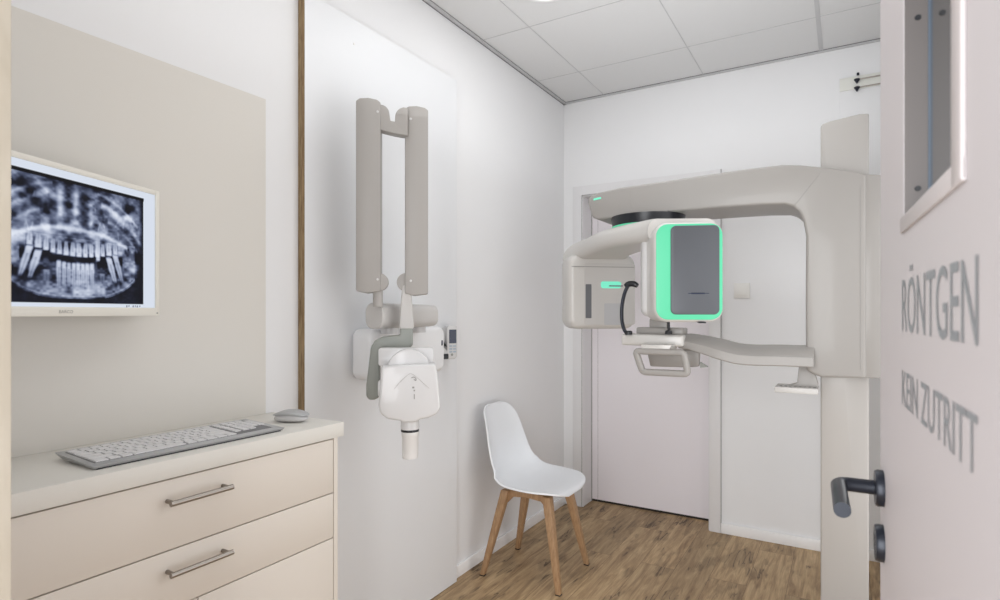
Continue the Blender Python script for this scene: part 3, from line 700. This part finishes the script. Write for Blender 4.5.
# carriage + overhead arm: one gantry shell
outer = [P(592, 217.5), P(589, 208), P(587.6, 200), P(590, 196), P(598, 192.5), P(620, 187.5), P(660, 181.5), P(700, 175.5), P(745, 168.8), P(782, 164.5), P(800, 164.8), P(830, 167.5), P(858, 171.5), P(866.5, 174.5), P(866.5, 378.5)]
inner = [P(822, 377.5), P(812, 374), P(806, 370), P(805.5, 300), P(806, 236), P(803, 220), P(799, 212), P(793, 206.5), P(785, 204.2), P(763, 204.6), P(720, 207.6), P(671, 211.8), P(632, 216), P(598, 219.5)]
b = B(); add_prism(b, outer + inner, (0, Y0, 0), 0, .30, 0, .016, 4); g = obj('gantry', b, M_shell, pu)
b = B(); add_prism(b, [P(860, 173), P(884, 174.5), P(885, 378.5), P(860, 378.5)], (0, Y0 + .006, 0), 0, .22, 0, .006, 2); obj('side_cover', b, M_shell, pu)
b = B()
def line_on(bm, a0, a1, Y, r=.0009): add_tube(bm, [onY(*a0, Y), onY(*a1, Y)], r, 6)
line_on(b, (820, 173.5), (795, 205), Y0 - .0003); line_on(b, (631, 190), (631.5, 214), Y0 - .0003, .0007); line_on(b, (860.5, 186), (860.5, 370), Y0 - .0003, .0007)
obj('seam', b, M_seam, g)
b = B(); pth = smooth_path([onY(590.0, 203.5, Y0 + .012), onY(592.5, 200.3, Y0 + .004), onY(596, 199, Y0 - .0002), onY(601, 198, Y0 - .0002)], 4); add_sweep(b, pth, rrect(.004, .009, .0015, 3)); obj('status_light', b, M_greenhi, pu)
# rotation joint under the arm
AX, AY = -.735, 2.49
b = B(); add_lathe(b, [(.135, 1.6835), (.14, 1.684), (.14, 1.689)], Matrix.Translation((AX, AY, 0)), 40); obj('rotation_collar', b, M_shell, pu)
b = B(); add_lathe(b, [(.148, 1.634), (.158, 1.684)], Matrix.Translation((AX, AY, 0)), 40); obj('rotation_joint', b, M_black, pu)
b = B(); add_lathe(b, [(.151, 1.636), (.155, 1.638), (.155, 1.642), (.151, 1.644)], Matrix.Translation((AX, AY, 0)), 40); obj('joint_light', b, M_green, pu)
# tube side head with graphite panel
HA = rad(24)
hu = Vector((math.cos(HA), math.sin(HA), 0)); hn = Vector((-math.sin(HA), math.cos(HA), 0))
TH = 1.99; HC = at(689, 270, TH); HC.z = 0
zz = lambda py: EYE + (HOR - py) / FPX * TH
hzc, hhh = (zz(221.5) + zz(322)) / 2, zz(221.5) - zz(322)
hb = B(); add_prism(hb, rrect(.232, hhh, .045, 8, 0, hzc), HC, HA, .25, 0, .018, 5); head = obj('tube_housing', hb, M_shell2, pu)
b = B(); add_prism(b, rrect(.222, hhh - .016, .040, 8, 0, hzc), HC, HA, .001, .004, .003, 3); obj('glow_band', b, M_green, pu)
b = B(); add_prism(b, rrect(.162, .306, .018, 6, .0185, (zz(226) + zz(314.3)) / 2), HC, HA, -.001, .0095, .003, 3); gp = obj('graphite_panel', b, M_dpanel, pu)
b = B()
for (x, w, h) in ((.0, .046, .0055), (.002, .07, .0025)): add_prism(b, rrect(w, h, h * .4, 3, .028 + x, zz(293.5)), HC - hn * .0095, HA, 0, .0004)
obj('panel_marking', b, M_lcd, gp)
b = B(); add_prism(b, rrect(.025, .004, .0015, 2, .045, zz(322.6)), HC, HA, .02, -.002); obj('head_foot', b, M_black, pu)
# inner column of the head (towards the patient) and top beam to the detector
SC = Vector((-1.03, 2.70, 0))                       # detector centre
dirv = Vector((HC.x - SC.x, HC.y - SC.y, 0)).normalized(); perp = Vector((-dirv.y, dirv.x, 0))
ib = B(); ic = HC - hu * .075 + hn * .20
add_prism(ib, rrect(.11, hhh - .025, .03, 6, 0, hzc + .004), ic, HA, .10, 0, .028, 5); obj('inner_housing', ib, M_white, pu)
# beam
beam = smooth_path([SC - dirv * .095 + Vector((0, 0, 1.520)), SC - dirv * .085 + Vector((0, 0, 1.55)), SC + dirv * .02 + Vector((0, 0, 1.575)), SC + dirv * .3 + Vector((0, 0, 1.588)), HC + hn * .22 - hu * .02 + Vector((0, 0, 1.580)), HC + hn * .12 + Vector((0, 0, 1.57))], 6)
b = B(); add_sweep(b, beam, rrect(.25, .085, .036, 6), Vector((0, 0, 1)), [1.15, 1.22, 1.28, 1.3, 1.3, 1.3, 1.28, 1.26, 1.24, 1.2, 1.16, 1.12, 1.08, 1.04] + [1] * (len(beam) - 14)); obj('rotating_beam', b, M_shell2, pu)
# detector housing: face towards the head
DA = math.atan2(perp.y, perp.x)
if math.cos(DA) < 0: DA += math.pi
du = Vector((math.cos(DA), math.sin(DA), 0)); dn_ = Vector((-math.sin(DA), math.cos(DA), 0))
if dn_.dot(dirv) > 0: dn_ = -dn_
dz1, dz0 = 1.555, 1.190
b = B(); out = []
add_prism(b, rrect(.345, dz1 - dz0, .05, 8, -.0, (dz1 + dz0) / 2), SC + Vector((0, 0, 0)), DA, .11, .03, .028, 5); det = obj('detector_housing', b, M_shell2, pu)
fo = SC - dn_ * .0304
b = B(); add_prism(b, rrect(.26, .30, .012, 4, .035, 1.36), fo, DA, .0, .002, .0008, 1); obj('detector_face', b, M_neck, det)
b = B(); add_prism(b, rrect(.030, .165, .003, 2, -.075, 1.325), fo, DA, 0, .003); obj('detector_slot', b, M_smoke, det)
b = B(); add_prism(b, rrect(.10, .105, .003, 2, .055, 1.262), fo, DA, 0, .003); obj('detector_window', b, M_winl, det)
b = B(); add_prism(b, rrect(.105, .034, .012, 4, .040, 1.405), fo, DA, 0, .003, .001, 1); obj('detector_light', b, M_greenhi, det)
b = B(); add_prism(b, rrect(.072, .006, .002, 3, .065, 1.400), fo - dn_ * .003, DA, 0, .001); obj('light_slot', b, M_smoke, det)
b = B(); add_prism(b, rrect(.32, .0035, .001, 2, 0, 1.4925), fo, DA, 0, .0025); obj('detector_seam', b, M_seam, det)
b = B(); c = SC + dirv * .17 + perp * 0; add_box(b, (c.x, c.y, 1.548), (.09, .03, .006), DA, .001); obj('laser_window', b, M_greenhi, pu)

# chin rest, support arm, handles
YC = 2.34
def SP(px, py, Y=YC): return onY(px, py, Y)
b = B(); x0 = SP(621, 340).x; x1 = SP(683, 340).x; zt_ = SP(650, 334.5).z; zb_ = SP(650, 346).z
add_box(b, ((x0 + x1) / 2, YC + .07, (zt_ + zb_) / 2), (x1 - x0, .14, zt_ - zb_), 0, .010, 3); chp = obj('patient_table', b, M_shell2, pu)
b = B(); add_box(b, ((x0 + x1) / 2 + .02, YC + .085, zt_ + .012), (x1 - x0 - .06, .08, .03), 0, .006, 2); add_box(b, ((x0 + x1) / 2 + .01, YC + .09, zt_ + .04), (.075, .05, .05), 0, .006, 2); obj('chin_support', b, M_shell, pu)
b = B()
path = smooth_path([SP(680, 341.5, YC + .05), SP(690, 342, YC + .05), SP(706, 345.5, YC + .05), SP(724, 350.5, YC + .05), SP(738, 354, YC + .05), SP(755, 355.5, YC + .05), SP(780, 355.8, YC + .05), SP(814, 357, YC + .05)], 5)
add_sweep(b, path, [(.042, -.040), (.042, .006), (.030, .016), (-.030, .046), (-.042, .046), (-.042, -.040)] if False else [(-.040, .040), (-.040, -.036), (.036, -.036), (.040, -.032), (.040, .000), (.034, .006), (-.020, .040)], Vector((0, 0, 1)), [.72, .74, .76, .78, .8, .82, .84, .86, .88, .9, .92, .94, .96] + [1] * (len(path) - 13)); obj('support_arm', b, M_shell, pu)
b = B(); add_sweep(b, [p_ + Vector((0, -.0402, .0)) for p_ in path[13:]], rrect(.0018, .0016, .0005, 1)); obj('seam', b, M_seam, pu)
def loop(name, corners, Y, w, d, m=M_shell):
    cs = [SP(*c, Y) for c in corners]; n = len(cs); pts = []
    for i in range(n):
        p0, p1, p2 = cs[i - 1], cs[i], cs[(i + 1) % n]; r = .016
        a_ = p1 + (p0 - p1).normalized() * r; c_ = p1 + (p2 - p1).normalized() * r
        for k in range(5):
            t = k / 4; pts.append(a_ * (1 - t) ** 2 + p1 * 2 * t * (1 - t) + c_ * t * t)
    t = B(); rings = []; N_ = len(pts); yv = Vector((0, 1, 0))
    for i in range(N_):
        tn = (pts[(i + 1) % N_] - pts[i - 1]).normalized(); s = tn.cross(yv).normalized()
        rings.append([t.verts.new(pts[i] + s * a_ + yv * b_) for a_, b_ in rrect(w, d, min(w, d) * .35, 3)])
    k = len(rings[0])
    for i in range(N_):
        r0, r1 = rings[i], rings[(i + 1) % N_]
        for j in range(k): t.faces.new((r0[j], r0[(j + 1) % k], r1[(j + 1) % k], r1[j]))
    fin(t); return obj(name, t, m, pu)
hl = loop('grab_handle', [(635.5, 351), (684, 352.5), (688, 374), (642.5, 371.8)], YC - .06, .026, .022)
for c in ((636.5, 352.5), (681, 354), (685.5, 372.5), (643, 370.5)):
    b = B(); add_lathe(b, [(.004, 0), (.0035, .001)], Matrix.Translation(SP(*c, YC - .0702)) @ Matrix.Rotation(rad(90), 4, 'X'), 10); obj('screw', b, M_seam, hl)
b = B(); add_prism(b, [P(646, 348, YC + .1), P(700, 350, YC + .1), P(699, 366.5, YC + .1), P(688, 367.5, YC + .1), P(650, 366.5, YC + .1)], (0, YC + .1, 0), 0, .02, 0, .006, 3); obj('rear_handle', b, M_shell, pu)
b = B(); add_prism(b, [P(645, 344, YC), P(676, 344, YC), P(672, 352, YC), P(648, 352, YC)], (0, YC - .065, 0), 0, .12, 0, .004, 2); obj('handle_mount', b, M_shell2, pu)
b = B(); add_prism(b, [P(700, 362, YC + .1), P(708, 367, YC + .1), P(700, 368, YC + .1)], (0, YC + .1, 0), 0, .015, 0, .001, 1); obj('handle_clip', b, M_yoke, pu)
# temple supports (black curved)
b = B(); pth = smooth_path([SP(627.5, 334.2), SP(624, 329), SP(622, 320), SP(621.8, 309), SP(623.2, 299), SP(625.5, 291), SP(628, 286)], 5)
add_sweep(b, pth, rrect(.012, .022, .005, 3), Vector((0, 1, 0)), None); ts = obj('temple_support', b, M_navy, pu)
b = B(); add_sweep(b, smooth_path([SP(625.5, 286.5), SP(629, 284), SP(634, 284), SP(637.5, 286)], 4), rrect(.024, .024, .01, 4), Vector((0, 1, 0)), [.8, .9, 1, 1, 1, 1, 1, 1, 1, 1, .9, .8, .7][:13]); obj('temple_pad', b, M_black, ts)
b = B(); add_lathe(b, [(.016, 0), (.016, .012), (.012, .016)], Matrix.Translation(SP(628.5, 334.5)) , 16); obj('support_foot', b, M_black, ts)
b = B(); add_tube(b, [SP(668.5, 322, YC + .03), SP(669, 334, YC + .03)], .0055, 10); ts2 = obj('temple_support', b, M_black, pu)
b = B(); add_lathe(b, [(.015, 0), (.013, .012), (.006, .016)], Matrix.Translation(SP(668.5, 334, YC)), 16); obj('support_foot', b, M_black, ts2)
# accessory tray below the carriage
b = B(); YT = 2.46
add_prism(b, [P(799, 365, YT), P(812, 365, YT), P(818, 384, YT), P(818, 393.5, YT), P(812, 394, YT), P(776, 391.5, YT), P(774.5, 389, YT), P(797, 383, YT)], (0, YT, 0), 0, .04, 0, .003, 2); tr = obj('tray_bracket', b, M_arm, pu)
b = B(); xa, xb = P(774.5, 390, 2.40)[0], P(818, 390, 2.40)[0]; za = P(790, 387.5, 2.40)[1]
add_box(b, ((xa + xb) / 2, 2.455, za - .010), (xb - xa, .12, .022), 0, .004, 2); obj('accessory_tray', b, M_neck, pu)
for k in range(8):
    b = B(); add_box(b, (xa + .02 + k * .016, 2.42, za + .0015), (.008, .02, .003), 0); obj('tray_slot', b, M_seam, pu)

# ------------------------------------------------------------------ rail plate high on the back wall
rp = thing('cable_rail', 'thin pale rail plate with two rods and dark clamps high on the back wall', 'wall rail', (.12, YB, 2.4))
b = B(); bx(b, -.018, XR - .002, YB - .008, YB, 1.95, 2.49, .001); obj('backing_plate', b, M_wall, rp)
b = B(); bx(b, -.02, XR - .002, YB - .016, YB - .008, 2.425, 2.49, .002); obj('rail', b, M_fold, rp)
for py in (79.5, 87.5):
    b = B(); c = onY(857, py, YB - .03); add_tube(b, [c, Vector((XR - .002, c.y, c.z))], .0035, 8); obj('rod', b, M_steel, rp)
    b = B(); add_lathe(b, [(.003, -.020), (.008, -.010), (.014, -.002), (.014, .002), (.008, .005)], Matrix.Translation(c), 16); obj('clamp', b, M_navy, rp)
b = B(); add_lathe(b, [(.006, -.006), (.006, .006)], Matrix.Translation(onY(858, 74, YB - .02)), 12); obj('pin', b, M_navy, rp)

# ------------------------------------------------------------------ ceiling lights and added fill lights
def downlight(x, y, label):
    t = thing('ceiling_light', label, 'ceiling light', (x, y, ZC), 'recessed ceiling lights')
    b = B(); add_lathe(b, [(.15, -.0025), (.155, -.008), (.14, -.010), (.135, -.004)], Matrix.Translation((x, y, ZC)), 40); obj('light_ring', b, M_trim, t)
    b = B(); add_lathe(b, [(.134, -.004), (.13, -.006)], Matrix.Translation((x, y, ZC)), 40); obj('diffuser', b, M_led, t)
def area(name, loc, sx, sy, e, rot=(0, 0, 0), col=(1, 1, 1)):
    l = bpy.data.lights.new(name, 'AREA'); l.shape = 'RECTANGLE'; l.size = sx; l.size_y = sy; l.energy = e; l.color = col
    o = bpy.data.objects.new(name, l); C.objects.link(o); o.location = loc; o.rotation_euler = rot; return o
downlight(-1.07, 2.175, 'round recessed ceiling light nearest the wall-mounted x-ray arm')
downlight(-1.02, .95, 'round recessed ceiling light above the worktop side of the room')
area('lamp_ceiling_far', (-.64, 2.1, ZC - .03), .9, 1.1, 6.4, col=(.95, .98, 1))
area('lamp_ceiling_near', (-.75, 1.0, ZC - .03), .9, .6, 1.2, col=(1, .985, .96))
area('fill_bounce', (-.72, 1.9, 1.95), 1.2, 2.4, 4.0, (math.pi, 0, 0), (.96, .98, 1))  # added upward fill to brighten the ceiling, no fixture here
area('fill_side', (.33, 1.75, 1.0), 1.7, 1.6, 11.5, (0, rad(90), 0), (.97, .985, 1))  # added fill, hidden by the open door, lights cabinet and left wall
area('fill_doorway', (-.35, -1.1, 1.2), 1.3, 1.8, 61, (rad(86), 0, rad(4)), (.97, .985, 1))  # added fill behind the camera, shining in through the doorway

# ------------------------------------------------------------------ world, camera, view
w = bpy.data.worlds.new('surroundings'); bpy.context.scene.world = w; w.use_nodes = True
w.node_tree.nodes['Background'].inputs[0].default_value = (.95, .96, 1, 1); w.node_tree.nodes['Background'].inputs[1].default_value = .8
cd = bpy.data.cameras.new('camera'); cam = bpy.data.objects.new('camera', cd); C.objects.link(cam)
cam.location = (0, 0, EYE); cam.rotation_euler = (rad(90), 0, YAW); cd.sensor_width = 36; cd.sensor_fit = 'HORIZONTAL'
cd.lens = FPX * 36 / 1000; cd.shift_y = 12.5 / 1000; cd.clip_start = .01; cd.dof.use_dof = True; cd.dof.focus_distance = 2.1; cd.dof.aperture_fstop = 8
bpy.context.scene.camera = cam
vs = bpy.context.scene.view_settings; vs.view_transform = 'Standard'; vs.look = 'None'; vs.exposure = 0; vs.gamma = 1
